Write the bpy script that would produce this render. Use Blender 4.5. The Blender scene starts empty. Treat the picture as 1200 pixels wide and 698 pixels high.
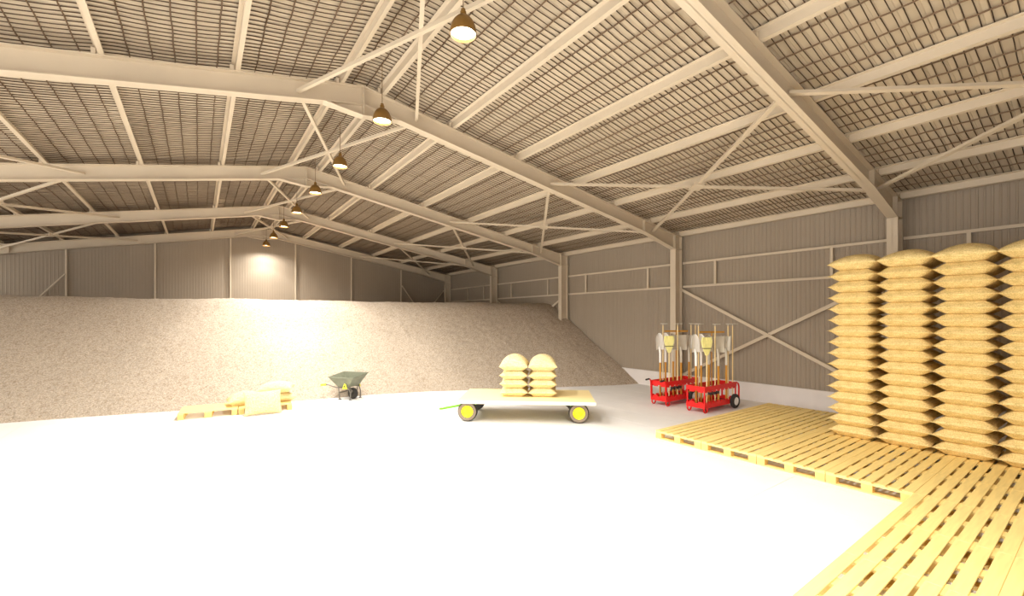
import bpy, bmesh, math, random
from mathutils import Vector, Matrix
random.seed(7)
S = bpy.context.scene
COL = S.collection
R = math.radians

# ------------------------------------------------------------------ camera
F_PX, HORIZON, YAW, CAM_H = 512.0, 372.5, math.atan((600 - 233) / 512.0), 2.2
cam_d = bpy.data.cameras.new('camera')
cam_d.sensor_fit = 'HORIZONTAL'
cam_d.sensor_width = 36.0
cam_d.lens = 36.0 * F_PX / 1200.0
cam_d.shift_y = (HORIZON - 349.0) / 1200.0
cam_d.clip_start = 0.05
cam_d.clip_end = 200
cam = bpy.data.objects.new('camera', cam_d)
cam.location = (0, 0, CAM_H)
cam.rotation_euler = (R(90), 0, -YAW)
COL.objects.link(cam)
S.camera = cam

# ------------------------------------------------------------------ world, exposure
w = bpy.data.worlds.new('world')
S.world = w
w.use_nodes = True
w.node_tree.nodes['Background'].inputs[0].default_value = (1.0, 0.99, 0.96, 1)
w.node_tree.nodes['Background'].inputs[1].default_value = 3.2
S.view_settings.view_transform = 'Standard'
S.view_settings.look = 'None'
S.view_settings.gamma = 1.0
S.view_settings.use_curve_mapping = False
S.view_settings.exposure = 0.60
S.cycles.diffuse_bounces = 6
LAMP_W = 150.0
SPILL_W = 275.0                        # wide weak light around the main beam of each lamp
LAMP_CONE = 95.0
LAMP_RGB = (1.0, 0.985, 0.95)

# ------------------------------------------------------------------ key measures
XW, XL, XR = 12.0, -7.26, 2.37          # right wall, left wall, ridge line
YN, YF = -2.5, 23.12                    # near wall, far wall
RIDGE = 6.30                            # top of the rafters at the ridge
SR, SL = 0.172, 0.19                    # roof slopes
PUR = 0.135                              # purlin depth
FRAMES = [2.75, 7.87, 12.93, 17.97, 22.85]

def rtop(x):
    return RIDGE - (SR * (x - XR) if x > XR else SL * (XR - x))

# ------------------------------------------------------------------ materials
def lin(c):
    return tuple((v / 12.92 if v <= 0.04045 else ((v + 0.055) / 1.055) ** 2.4) for v in (x / 255.0 for x in c))

def mat(name, rgb, rough=0.6, scale=0.0, var=0.0, bump=0.0, bscale=None, metal=0.0, stretch=(1, 1, 1), detail=4.0, coord='Object', emit=0.0):
    m = bpy.data.materials.new(name)
    m.use_nodes = True
    nt = m.node_tree
    b = nt.nodes['Principled BSDF']
    c = lin(rgb)
    b.inputs['Base Color'].default_value = (*c, 1)
    b.inputs['Roughness'].default_value = rough
    b.inputs['Metallic'].default_value = metal
    if emit:
        b.inputs['Emission Color'].default_value = (*c, 1)
        b.inputs['Emission Strength'].default_value = emit
    if var or bump:
        tc = nt.nodes.new('ShaderNodeTexCoord')
        mp = nt.nodes.new('ShaderNodeMapping')
        mp.inputs['Scale'].default_value = stretch
        nt.links.new(tc.outputs[coord], mp.inputs['Vector'])
    if var:
        n = nt.nodes.new('ShaderNodeTexNoise')
        n.inputs['Scale'].default_value = scale
        n.inputs['Detail'].default_value = detail
        r = nt.nodes.new('ShaderNodeValToRGB')
        r.color_ramp.elements[0].position = 0.3
        r.color_ramp.elements[1].position = 0.7
        r.color_ramp.elements[0].color = (*[v * (1 - var) for v in c], 1)
        r.color_ramp.elements[1].color = (*[min(1, v * (1 + var)) for v in c], 1)
        nt.links.new(mp.outputs[0], n.inputs['Vector'])
        nt.links.new(n.outputs['Fac'], r.inputs['Fac'])
        nt.links.new(r.outputs['Color'], b.inputs['Base Color'])
    if bump:
        n2 = nt.nodes.new('ShaderNodeTexNoise')
        n2.inputs['Scale'].default_value = bscale or scale
        n2.inputs['Detail'].default_value = 3
        bp = nt.nodes.new('ShaderNodeBump')
        bp.inputs['Strength'].default_value = bump
        bp.inputs['Distance'].default_value = 0.02
        nt.links.new(mp.outputs[0], n2.inputs['Vector'])
        nt.links.new(n2.outputs['Fac'], bp.inputs['Height'])
        nt.links.new(bp.outputs['Normal'], b.inputs['Normal'])
    return m

M = {}
M['steel'] = mat('painted_steel', (200, 184, 160), 0.55, 1.5, 0.04)
M['cladding'] = mat('brown_cladding', (152, 137, 118), 0.6, 0.7, 0.05)
M['roof'] = mat('roof_sheet', (188, 172, 148), 0.6, 0.9, 0.05)
M['wire'] = mat('netting_wire', (74, 56, 40), 0.8)
M['wire_long'] = mat('netting_wire_long', (104, 82, 60), 0.8)
M['concrete'] = mat('floor_concrete', (232, 229, 224), 0.75, 1.2, 0.03, 0.05, 30)
M['joint'] = mat('joint_filler', (190, 186, 180), 0.9)
M['plinth'] = mat('plinth_concrete', (222, 214, 208), 0.8, 2.0, 0.04, 0.1, 20)
M['wood'] = mat('pallet_wood', (242, 214, 138), 0.65, 3.0, 0.10, 0.08, 20, stretch=(0.6, 8, 8))
M['block'] = mat('pallet_block_wood', (232, 196, 118), 0.7, 5.0, 0.12, 0.08, 30)
M['bronze'] = mat('lamp_bronze', (128, 94, 42), 0.45, 6, 0.05, metal=0.25)
M['glow'] = mat('lamp_diffuser', (255, 240, 205), 0.5, emit=9.0)
M['cable'] = mat('lamp_cable', (120, 95, 65), 0.7)
M['red'] = mat('red_paint', (222, 22, 20), 0.4, 4, 0.05)
M['rubber'] = mat('black_rubber', (50, 46, 42), 0.8, 8, 0.1)
M['tyregrey'] = mat('worn_tyre', (140, 124, 106), 0.8, 8, 0.08)
M['dark'] = mat('dark_steel', (48, 44, 34), 0.6)
M['white'] = mat('white_metal', (238, 234, 228), 0.4)
M['yellow'] = mat('yellow_paint', (246, 234, 24), 0.45)
M['green'] = mat('green_paint', (112, 176, 22), 0.45)
M['handle'] = mat('tool_handle_wood', (196, 138, 44), 0.55, 10, 0.1, stretch=(4, 4, 0.5))
M['pale'] = mat('pale_handle_wood', (232, 206, 150), 0.55, 10, 0.08, stretch=(4, 4, 0.5))
M['straw'] = mat('broom_straw', (238, 230, 150), 0.8, 40, 0.15, 0.3, 80, stretch=(1, 1, 0.15))
M['greysteel'] = mat('grey_tool_steel', (204, 196, 180), 0.4, 5, 0.08, metal=0.2)
M['barrow'] = mat('barrow_green', (112, 114, 94), 0.6, 9, 0.12)
M['tube'] = mat('galvanised_tube', (112, 106, 96), 0.4, metal=0.4)
M['grip'] = mat('yellow_grip', (214, 214, 60), 0.6)
M['bedwood'] = mat('bed_wood', (250, 228, 168), 0.6, 3, 0.06, 0.05, 20, stretch=(0.5, 8, 8))
M['cream'] = mat('cream_paint', (246, 236, 206), 0.5)

def grain_material():
    m = bpy.data.materials.new('grain')
    m.use_nodes = True
    nt = m.node_tree
    b = nt.nodes['Principled BSDF']
    b.inputs['Roughness'].default_value = 0.9
    tc = nt.nodes.new('ShaderNodeTexCoord')
    v = nt.nodes.new('ShaderNodeTexVoronoi')
    v.inputs['Scale'].default_value = 26.0
    n = nt.nodes.new('ShaderNodeTexNoise')
    n.inputs['Scale'].default_value = 40.0
    n.inputs['Detail'].default_value = 5
    r = nt.nodes.new('ShaderNodeValToRGB')
    e = r.color_ramp.elements
    e[0].position, e[1].position = 0.34, 0.68
    e[0].color = (*lin((136, 119, 98)), 1)
    e[1].color = (*lin((196, 178, 154)), 1)
    mid = e.new(0.5)
    mid.color = (*lin((166, 147, 123)), 1)
    mx = nt.nodes.new('ShaderNodeMix')
    mx.data_type = 'RGBA'
    mx.inputs[0].default_value = 0.16
    nt.links.new(tc.outputs['Object'], v.inputs['Vector'])
    nt.links.new(tc.outputs['Object'], n.inputs['Vector'])
    nt.links.new(n.outputs['Fac'], r.inputs['Fac'])
    hs = nt.nodes.new('ShaderNodeHueSaturation')
    hs.inputs['Saturation'].default_value = 0.0
    nt.links.new(v.outputs['Color'], hs.inputs['Color'])
    nt.links.new(r.outputs['Color'], mx.inputs[6])
    nt.links.new(hs.outputs['Color'], mx.inputs[7])
    mul = nt.nodes.new('ShaderNodeMix')
    mul.data_type = 'RGBA'
    mul.blend_type = 'MULTIPLY'
    mul.inputs[0].default_value = 1.0
    mul.inputs[7].default_value = (1.0, 0.97, 0.92, 1)
    nt.links.new(mx.outputs[2], mul.inputs[6])
    nt.links.new(mul.outputs[2], b.inputs['Base Color'])
    bp = nt.nodes.new('ShaderNodeBump')
    bp.inputs['Strength'].default_value = 0.8
    bp.inputs['Distance'].default_value = 0.03
    nt.links.new(n.outputs['Fac'], bp.inputs['Height'])
    nt.links.new(bp.outputs['Normal'], b.inputs['Normal'])
    return m
M['grain'] = grain_material()

def burlap(name, rgb):
    m = bpy.data.materials.new(name)
    m.use_nodes = True
    nt = m.node_tree
    b = nt.nodes['Principled BSDF']
    b.inputs['Roughness'].default_value = 0.9
    tc = nt.nodes.new('ShaderNodeTexCoord')
    c = lin(rgb)
    hs = []
    for st in ((1, 0.12, 1), (0.12, 1, 1)):
        mp = nt.nodes.new('ShaderNodeMapping')
        mp.inputs['Scale'].default_value = st
        n = nt.nodes.new('ShaderNodeTexNoise')
        n.inputs['Scale'].default_value = 80
        n.inputs['Detail'].default_value = 2
        nt.links.new(tc.outputs['Object'], mp.inputs[0])
        nt.links.new(mp.outputs[0], n.inputs['Vector'])
        hs.append(n)
    mxx = nt.nodes.new('ShaderNodeMath')
    mxx.operation = 'ADD'
    nt.links.new(hs[0].outputs['Fac'], mxx.inputs[0])
    nt.links.new(hs[1].outputs['Fac'], mxx.inputs[1])
    r = nt.nodes.new('ShaderNodeValToRGB')
    hf = nt.nodes.new('ShaderNodeMath')
    hf.operation = 'MULTIPLY'
    hf.inputs[1].default_value = 0.5
    nt.links.new(mxx.outputs[0], hf.inputs[0])
    nt.links.new(hf.outputs[0], r.inputs['Fac'])
    r.color_ramp.elements[0].position = 0.36
    r.color_ramp.elements[1].position = 0.64
    r.color_ramp.elements[0].color = (c[0] * 0.70, c[1] * 0.66, c[2] * 0.52, 1)
    r.color_ramp.elements[1].color = (min(1, c[0] * 1.15), min(1, c[1] * 1.15), min(1, c[2] * 1.2), 1)
    nt.links.new(r.outputs['Color'], b.inputs['Base Color'])
    bp = nt.nodes.new('ShaderNodeBump')
    bp.inputs['Strength'].default_value = 0.25
    bp.inputs['Distance'].default_value = 0.01
    nt.links.new(hf.outputs[0], bp.inputs['Height'])
    nt.links.new(bp.outputs['Normal'], b.inputs['Normal'])
    return m
M['burlap'] = burlap('burlap', (234, 209, 146))
M['lit_burlap'] = burlap('lit_burlap', (230, 212, 160))  # same burlap made paler, strong lamp light put into its colour

# ------------------------------------------------------------------ mesh helpers
def box(bm, x0, x1, y0, y1, z0, z1, mtx=None):
    vs = [bm.verts.new(p) for p in ((x0, y0, z0), (x1, y0, z0), (x1, y1, z0), (x0, y1, z0),
                                    (x0, y0, z1), (x1, y0, z1), (x1, y1, z1), (x0, y1, z1))]
    for f in ((3, 2, 1, 0), (4, 5, 6, 7), (0, 1, 5, 4), (1, 2, 6, 5), (2, 3, 7, 6), (3, 0, 4, 7)):
        bm.faces.new([vs[i] for i in f])
    if mtx is not None:
        for v in vs:
            v.co = mtx @ v.co
    return vs

def prism(bm, poly, a0, a1, axis='Y'):
    """polygon in the plane across `axis`, drawn out from a0 to a1"""
    def p(q, a):
        return {'Y': (q[0], a, q[1]), 'X': (a, q[0], q[1]), 'Z': (q[0], q[1], a)}[axis]
    A = [bm.verts.new(p(q, a0)) for q in poly]
    B = [bm.verts.new(p(q, a1)) for q in poly]
    n = len(poly)
    bm.faces.new(A)
    bm.faces.new(B[::-1])
    for i in range(n):
        bm.faces.new((A[i], B[i], B[(i + 1) % n], A[(i + 1) % n]))

def bar(bm, p, q, wd, ht, up=(0, 0, 1)):
    """rectangular bar between two points"""
    p, q = Vector(p), Vector(q)
    d = q - p
    L = d.length
    d.normalize()
    s = d.cross(Vector(up))
    if s.length < 1e-5:
        s = d.cross(Vector((0, 1, 0)))
    s.normalize()
    u = s.cross(d)
    mt = Matrix((( d.x, s.x, u.x, p.x), (d.y, s.y, u.y, p.y), (d.z, s.z, u.z, p.z), (0, 0, 0, 1)))
    box(bm, 0, L, -wd / 2, wd / 2, -ht / 2, ht / 2, mt)

def tube(bm, pts, r, n=8, r1=None):
    """round tube along a polyline"""
    pts = [Vector(p) for p in pts]
    rings = []
    N = len(pts)
    side = None
    for i, p in enumerate(pts):
        a = pts[max(0, i - 1)]
        b = pts[min(N - 1, i + 1)]
        d = (b - a).normalized()
        if side is None:
            side = d.cross(Vector((0, 0, 1)))
            if side.length < 1e-3:
                side = Vector((1, 0, 0))
        side = (side - d * side.dot(d)).normalized()
        up = d.cross(side)
        rr = r if r1 is None else r + (r1 - r) * i / (N - 1)
        rings.append([bm.verts.new(p + (side * math.cos(t) + up * math.sin(t)) * rr) for t in (2 * math.pi * k / n for k in range(n))])
    for i in range(N - 1):
        for k in range(n):
            bm.faces.new((rings[i][k], rings[i][(k + 1) % n], rings[i + 1][(k + 1) % n], rings[i + 1][k]))
    bm.faces.new(rings[0][::-1])
    bm.faces.new(rings[-1])

def lathe(bm, prof, n=24, mtx=None, close=False):
    """profile of (radius, height) turned about Z"""
    rings = []
    for r, z in prof:
        if r < 1e-6:
            rings.append([bm.verts.new((0, 0, z))])
        else:
            rings.append([bm.verts.new((r * math.cos(2 * math.pi * k / n), r * math.sin(2 * math.pi * k / n), z)) for k in range(n)])
    for a, b in zip(rings, rings[1:]):
        for k in range(n):
            j = (k + 1) % n
            if len(a) == 1 and len(b) == 1:
                continue
            if len(a) == 1:
                bm.faces.new((a[0], b[j], b[k]))
            elif len(b) == 1:
                bm.faces.new((a[k], a[j], b[0]))
            else:
                bm.faces.new((a[k], a[j], b[j], b[k]))
    if mtx is not None:
        for rg in rings:
            for v in rg:
                v.co = mtx @ v.co

def mesh(name, bm, m, smooth=False):
    bmesh.ops.recalc_face_normals(bm, faces=bm.faces)
    me = bpy.data.meshes.new(name)
    bm.to_mesh(me)
    bm.free()
    if m is not None:
        me.materials.append(m)
    if smooth:
        for p in me.polygons:
            p.use_smooth = True
    return me

def link(name, me, parent=None, loc=(0, 0, 0), rot=(0, 0, 0), label=None):
    o = bpy.data.objects.new(name, me)
    o.location = loc
    o.rotation_euler = rot
    COL.objects.link(o)
    if parent is not None:
        o.parent = parent
    if label:
        o['label'] = label
    return o

def obj(name, bm, m, parent=None, smooth=False, label=None):
    return link(name, mesh(name, bm, m, smooth), parent, label=label)

def smart(o, ang=40):
    for p in o.data.polygons:
        p.use_smooth = True
    o.data.set_sharp_from_angle(angle=R(ang))
    return o

def tag(o, label, cat, group=None, kind=None):
    if label:
        o['label'] = label
    if cat:
        o['category'] = cat
    if group:
        o['group'] = group
    if kind:
        o['kind'] = kind
    return o

def thing(name, label, cat, loc=(0, 0, 0), rz=0.0, group=None):
    return tag(link(name, None, None, loc, (0, 0, rz)), label, cat, group)

def dup(root, loc=None, rz=None, label=None, group=None):
    r = root.copy()
    COL.objects.link(r)
    if loc is not None:
        r.location = loc
    if rz is not None:
        r.rotation_euler = (0, 0, rz)
    if label:
        r['label'] = label
    if group:
        r['group'] = group
    for ch in list(root.children):
        c = ch.copy()
        COL.objects.link(c)
        c.parent = r
        for g in list(ch.children):
            d = g.copy()
            COL.objects.link(d)
            d.parent = c
    return r

ORD = ['first', 'second', 'third', 'fourth', 'fifth', 'sixth', 'seventh', 'eighth', 'ninth', 'tenth', 'eleventh',
       'twelfth', 'thirteenth', 'fourteenth', 'fifteenth', 'sixteenth']

# ================================================================== FLOOR
bm = bmesh.new()
box(bm, XL - 0.1, XW + 0.1, YN - 0.1, YF + 0.1, -0.2, -0.004)
floor = obj('floor', bm, M['joint'])
tag(floor, None, None, kind='structure')
bm = bmesh.new()
SW, SLN = 0.80, 5.1
g = 0.003
box(bm, g, SW - g, g, SLN - g, -0.05, 0.0)
slab = mesh('floor_slab', bm, M['concrete'])
nx, ny = 24, 5
x0 = -0.55 - 8 * SW
for i in range(nx):
    for j in range(ny):
        link('floor_slab', slab, floor, (x0 + i * SW, YN + j * SLN + 0.05, 0))

# ================================================================== WALLS
def sheet_profile(n, pitch=0.1, d=0.0045):
    pts = []
    for i in range(n):
        y = i * pitch
        pts += [(y, 0), (y + 0.62 * pitch, 0), (y + 0.70 * pitch, d), (y + 0.92 * pitch, d)]
    pts.append((n * pitch, 0))
    return pts

def wall_sheet(name, zt, z0, m, width=1.0):
    """ribbed sheet in the YZ plane, ribs stand out toward -X; zt(y) is its top edge"""
    bm = bmesh.new()
    a = sheet_profile(int(round(width / 0.1)), 0.1, 0.008)
    lo = [bm.verts.new((-d, y, z0)) for y, d in a]
    hi = [bm.verts.new((-d, y, zt(y))) for y, d in a]
    for i in range(len(a) - 1):
        bm.faces.new((lo[i], lo[i + 1], hi[i + 1], hi[i]))
    return mesh(name, bm, m)

PL = 0.48                               # height of the concrete plinth
# right and left walls
for side, X, sg in (('right', XW, 1), ('left', XL, -1)):
    eave = rtop(X) + PUR + 0.02
    bm = bmesh.new()
    if sg > 0:
        box(bm, X + 0.05, X + 0.15, YN - 0.1, YF + 0.1, 0, eave)
    else:                               # unseen side: openings added beside the floor and above the heap for fill daylight
        box(bm, X - 0.15, X - 0.05, 12.9, YF + 0.1, 0, 3.0)
        box(bm, X - 0.15, X - 0.05, YN - 0.1, YF + 0.1, 4.1, eave)
    wl = obj('wall_' + side, bm, M['cladding'])
    tag(wl, None, None, kind='structure')
    me = wall_sheet('cladding_sheet', lambda y: eave - 0.02 if sg > 0 else 3.0, PL - 0.02, M['cladding'])
    n = int(math.ceil(YF - YN)) if sg > 0 else 10
    for i in range(n):
        y = YF - 1.0 - i * 1.0
        if sg > 0:
            link('cladding_sheet', me, wl, (X + 0.035, y, 0))
        else:
            link('cladding_sheet', me, wl, (X - 0.035, y + 1.0, 0), (0, 0, math.pi))
    bm = bmesh.new()
    box(bm, *sorted((X - sg * 0.03, X + sg * 0.05)), YN if sg > 0 else 12.9, YF, 0, PL)
    obj('concrete_plinth', bm, M['plinth'], wl)
    if sg < 0:
        continue
    # girts and the short posts between them
    for z in (3.15, 3.86):
        bm = bmesh.new()
        prev = YN
        for fy in FRAMES + [YF]:
            b = fy - 0.1 if fy != YF else YF
            if b - prev > 0.3:
                box(bm, *sorted((X - sg * 0.05, X + sg * 0.0)), prev, b, z - 0.03, z + 0.03)
            prev = fy + 0.1
        obj('girt', bm, M['steel'], wl)
    bm = bmesh.new()
    box(bm, -0.05, 0, -0.03, 0.03, 3.18, 3.83)
    me = mesh('girt_post', bm, M['steel'])
    for y in (1.7, 3.93, 6.75, 9.05, 11.87, 14.1, 16.75, 19.2, 20.85):
        link('girt_post', me, wl, (X if sg > 0 else X + 0.05, y, 0))

# far and near gable walls
for side, Y, sg in (('far', YF, 1), ('near', YN, -1)):
    bm = bmesh.new()
    def gz(x):
        return rtop(x) + PUR
    poly = [(XL, PL), (XW, PL), (XW, gz(XW) + 0.04), (XR, gz(XR) + 0.07), (XL, gz(XL) + 0.04)]
    if side == 'near':                  # wide doorway added behind the viewpoint, unseen, to let in fill daylight
        poly = [(XL, 0), (-3.2, 0), (-3.2, 4.2), (2.8, 4.2), (2.8, 0), (XW, 0), (XW, gz(XW)), (XR, gz(XR)), (XL, gz(XL))]
    else:
        poly[0], poly[1] = (XL, 0), (XW, 0)
    prism(bm, poly, Y + sg * 0.05, Y + sg * 0.15)
    wl = obj('wall_' + side, bm, M['cladding'])
    tag(wl, None, None, kind='structure')
    if side == 'near':
        continue
    n = int(math.ceil(XW - XL))
    for i in range(n):
        xa = XL + i * 1.0
        wd = min(1.0, XW - xa)
        bm = bmesh.new()
        prof = sheet_profile(10)
        lo, hi = [], []
        for px, d in prof:
            px = min(px, wd)
            lo.append(bm.verts.new((px, -d, PL - 0.02)))
            hi.append(bm.verts.new((px, -d, gz(xa + px) - 0.01)))
        for k in range(len(prof) - 1):
            if prof[k][0] < wd:
                bm.faces.new((lo[k], lo[k + 1], hi[k + 1], hi[k]))
        o = obj('cladding_sheet', bm, M['cladding'], wl)
        o.location = (xa, Y + 0.035, 0)
    bm = bmesh.new()
    box(bm, XL, XW, Y - 0.03, Y + 0.05, 0, PL)
    obj('concrete_plinth', bm, M['plinth'], wl)
    for x in (-6.65, -4.05, -1.46, 1.15, 3.77, 6.38, 9.05):
        bm = bmesh.new()
        box(bm, x - 0.028, x + 0.028, Y - 0.07, Y - 0.0, 0, rtop(x) - 0.3)
        obj('gable_post', bm, M['steel'], wl)
    for a, b in (((9.07, 3.98), (11.6, 0.5)), ((11.6, 3.8), (9.07, 0.8)), ((-4.07, 3.85), (-6.6, 0.5)), ((-6.6, 3.85), (-4.07, 0.5))):
        bm = bmesh.new()
        bar(bm, (a[0], Y - 0.10, a[1]), (b[0], Y - 0.10, b[1]), 0.04, 0.08, (0, 1, 0))
        obj('gable_brace', bm, M['steel'], wl)

# ================================================================== CEILING
def z_roof(x, off=0.0):
    """underside of the roof sheets, eased over the ridge"""
    return rtop(x) + PUR + off
bm = bmesh.new()
prism(bm, [(XL - 0.2, z_roof(XL) + 0.02), (XR, z_roof(XR) + 0.05), (XW + 0.2, z_roof(XW) + 0.02), (XW + 0.2, z_roof(XW) + 0.14), (XR, z_roof(XR) + 0.22), (XL - 0.2, z_roof(XL) + 0.14)], YN - 0.2, YF + 0.2)
ceiling = obj('ceiling', bm, M['roof'])
tag(ceiling, None, None, kind='structure')
for xe in (XW, XL):
    bm = bmesh.new()
    a = sheet_profile(5, 0.2, 0.014)
    r0 = [bm.verts.new((XR, y, z_roof(XR) + 0.035 - d)) for y, d in a]
    r1 = [bm.verts.new((xe, y, z_roof(xe) + 0.035 - d)) for y, d in a]
    for i in range(len(a) - 1):
        bm.faces.new((r0[i], r1[i], r1[i + 1], r0[i + 1]))
    me = mesh('roof_sheet', bm, M['roof'])
    for i in range(int(math.ceil(YF - YN)) + 1):
        link('roof_sheet', me, ceiling, (0, YF - 1 - i * 1.0, 0))
# Z purlins: web, lower flange toward +X, upper flange toward -X
PUR_X = [-7.1, -5.6, -4.08, -2.55, -1.04, 0.48, 2.0, 2.72, 4.15, 5.80, 7.46, 8.96, 10.5, 11.86]
def purlin_mesh(slope):
    bm = bmesh.new()
    t, fl, h = 0.010, 0.062, PUR - 0.004
    poly = [(0, 0.0), (fl, 0.0), (fl, 0.022), (fl - 0.006, 0.022), (fl - 0.006, t), (t, t), (t, h), (-fl + t, h), (-fl + t, h - t), (0, h - t)]
    prism(bm, [(x, z + x * slope) for x, z in poly], YN, YF)
    return mesh('purlin', bm, M['steel'])
pm = {1: purlin_mesh(-SR), -1: purlin_mesh(SL)}
for x in PUR_X:
    sg = 1 if x > XR else -1
    link('purlin', pm[sg], ceiling, (x - 0.03, 0, rtop(x - 0.03)))
# purlin cleats on each rafter
bm = bmesh.new()
box(bm, -0.006, 0.04, -0.05, 0.05, 0.0, 0.09)
cleat = mesh('purlin_cleat', bm, M['steel'])
for fy in FRAMES:
    for x in PUR_X:
        link('purlin_cleat', cleat, ceiling, (x - 0.095, fy - 0.03, rtop(x - 0.09) - 0.003))
# wire netting laid over the purlins
def netting():
    V, Fc = [], []
    def strip(pts, r, axis):
        b = len(V)
        for x, y, z in pts:
            if axis == 'X':
                V.extend(((x, y - r, z + r), (x, y + r, z + r), (x, y, z - r)))
            else:
                V.extend(((x - r, y, z + r), (x + r, y, z + r), (x, y, z - r)))
        for i in range(len(pts) - 1):
            o = b + 3 * i
            for k in range(3):
                Fc.append((o + k, o + (k + 1) % 3, o + 3 + (k + 1) % 3, o + 3 + k))
    def zn(x):
        d = math.sqrt((x - XR) ** 2 + 0.02) - 0.14
        return RIDGE + PUR - (SR if x > XR else SL) * max(0, d)
    px = sorted(PUR_X)
    def sag(x, y):
        for a, b in zip(px, px[1:]):
            if a <= x <= b:
                t = (x - a) / (b - a)
                return -0.030 * 4 * t * (1 - t) * (0.75 + 0.5 * math.sin(y * 1.3 + a))
        return 0
    xs = [XL + 0.03 + i * (XW - XL - 0.06) / 76 for i in range(77)] + [XR - 0.1, XR, XR + 0.1]
    xs.sort()
    y = YN + 0.05
    k = 0
    while y < YF:
        ph = random.uniform(0, 6.28)
        strip([(x, y + 0.006 * math.sin(x * 5 + ph), zn(x) + sag(x, y) + 0.004) for x in xs], 0.0062, 'X')
        y += 0.1
        k += 1
    n_cross = len(Fc)
    lx = []
    for a, b in zip(px, px[1:]):
        n = max(2, int(round((b - a) / (0.305 if a > XR else 0.255))))
        for i in range(1, n):
            lx.append(a + (b - a) * i / n)
    ys = [YN + 0.05 + i * 0.05 for i in range(int((YF - YN - 0.05) / 0.05))]
    for x in lx:
        strip([(x + 0.004 * math.sin(yy * 9 + x), yy, zn(x) + sag(x, yy) + 0.003 * math.sin(yy * 31.4) - 0.004) for yy in ys], 0.009, 'Y')
    me = bpy.data.meshes.new('wire_netting')
    me.from_pydata(V, [], Fc)
    me.materials.append(M['wire'])
    me.materials.append(M['wire_long'])
    for p in me.polygons[n_cross:]:
        p.material_index = 1
    return me
tag(link('wire_netting', netting(), ceiling), 'dark wire safety netting under the roof sheets', None, kind='stuff')

# ================================================================== PORTAL FRAMES
FLW = 0.18
def girder(parent, name, top, bot, ot, ob):
    """I section between two edges of a web; ot, ob are the flange offsets into the web"""
    bm = bmesh.new()
    prism(bm, top + bot[::-1], -0.006, 0.006)
    for e, of in ((top, ot), (bot, ob)):
        q = [(x + of[0], z + of[1]) for x, z in e]
        for i in range(len(e) - 1):
            prism(bm, [e[i], e[i + 1], q[i + 1], q[i]], -FLW / 2, FLW / 2)
    return obj(name, bm, M['steel'], parent)

def make_frame():
    t = thing('portal_frame', '', 'steel frame')
    ci, co = 11.6, 11.94
    li, lo = 2 * XR - ci, 2 * XR - co
    RD = 0.33
    for sg, xi, xo, sl, nm in ((1, ci, co, SR, 'right'), (-1, li, lo, SL, 'left')):
        zi, zo = 4.27 if sg > 0 else 4.05, rtop(xo)
        girder(t, 'column', [(xi, 0), (xi, zi)], [(xo, 0), (xo, zi)], (sg * 0.016, 0), (-sg * 0.016, 0))
        xh = XR + sg * 7.8
        girder(t, 'rafter', [(XR, rtop(XR)), (xh, rtop(xh))], [(XR, rtop(XR) - RD), (xh, rtop(xh) - RD)], (0, -0.016), (0, 0.016))
        girder(t, 'eave_haunch', [(xh, rtop(xh)), (xo, rtop(xo))], [(xh, rtop(xh) - RD), (xi, zi), (xo, zi)], (0, -0.016), (0, 0.016))
        bm = bmesh.new()
        for x in (xh,):
            box(bm, x - 0.008, x + 0.008, -FLW / 2 + 0.005, FLW / 2 - 0.005, rtop(x) - RD, rtop(x))
        box(bm, min(xi, xi + sg * 0.016), max(xi, xi + sg * 0.016), -FLW / 2 + 0.004, FLW / 2 - 0.004, zi, rtop(xi) - 0.01)
        box(bm, min(xo, xo - sg * 0.016), max(xo, xo - sg * 0.016), -FLW / 2 + 0.004, FLW / 2 - 0.004, zi, rtop(xo) - 0.01)
        box(bm, min(xi, xo), max(xi, xo), -FLW / 2 + 0.01, FLW / 2 - 0.01, zi - 0.008, zi + 0.008)
        obj('stiffener', bm, M['steel'], t)['kind'] = 'stuff'
        bm = bmesh.new()
        box(bm, min(xi, xo) - 0.05, max(xi, xo), -FLW / 2 - 0.05, FLW / 2 + 0.05, 0, 0.02)
        obj('base_plate', bm, M['steel'], t)
    xa, xb = XR - 0.66, XR + 0.66
    ya, yb, ym = rtop(xa) - RD, rtop(xb) - RD, rtop(XR) - RD - 0.20
    bm = bmesh.new()
    prism(bm, [(xa, ya), (XR, rtop(XR) - RD + 0.02), (xb, yb), (XR + 0.12, ym + 0.02), (XR, ym)], -0.006, 0.006)
    for a, b in (((xa, ya), (XR, ym)), ((XR, ym), (XR + 0.12, ym + 0.02)), ((XR + 0.12, ym + 0.02), (xb, yb))):
        prism(bm, [a, b, (b[0], b[1] + 0.016), (a[0], a[1] + 0.016)], -FLW / 2, FLW / 2)
    obj('apex_haunch', bm, M['steel'], t)
    bm = bmesh.new()
    box(bm, XR - 0.010, XR + 0.010, -FLW / 2 + 0.002, FLW / 2 - 0.002, ym + 0.016, rtop(XR) - 0.018)
    obj('apex_plate', bm, M['steel'], t)
    return t
fr_lab = ['beige steel portal frame nearest the viewpoint, rising above the sack stacks',
          'beige steel portal frame with its column behind the red tool trolleys',
          'beige steel portal frame with its column at the edge of the grain heap',
          'beige steel portal frame next before the far gable wall',
          'beige steel portal frame against the far gable wall']
fr0 = make_frame()
fr0.location = (0, FRAMES[0], 0)
fr0['label'] = fr_lab[0]
fr0['group'] = 'portal frames of the shed'
for fy, lb in zip(FRAMES[1:], fr_lab[1:]):
    dup(fr0, (0, fy, 0), label=lb)

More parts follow.
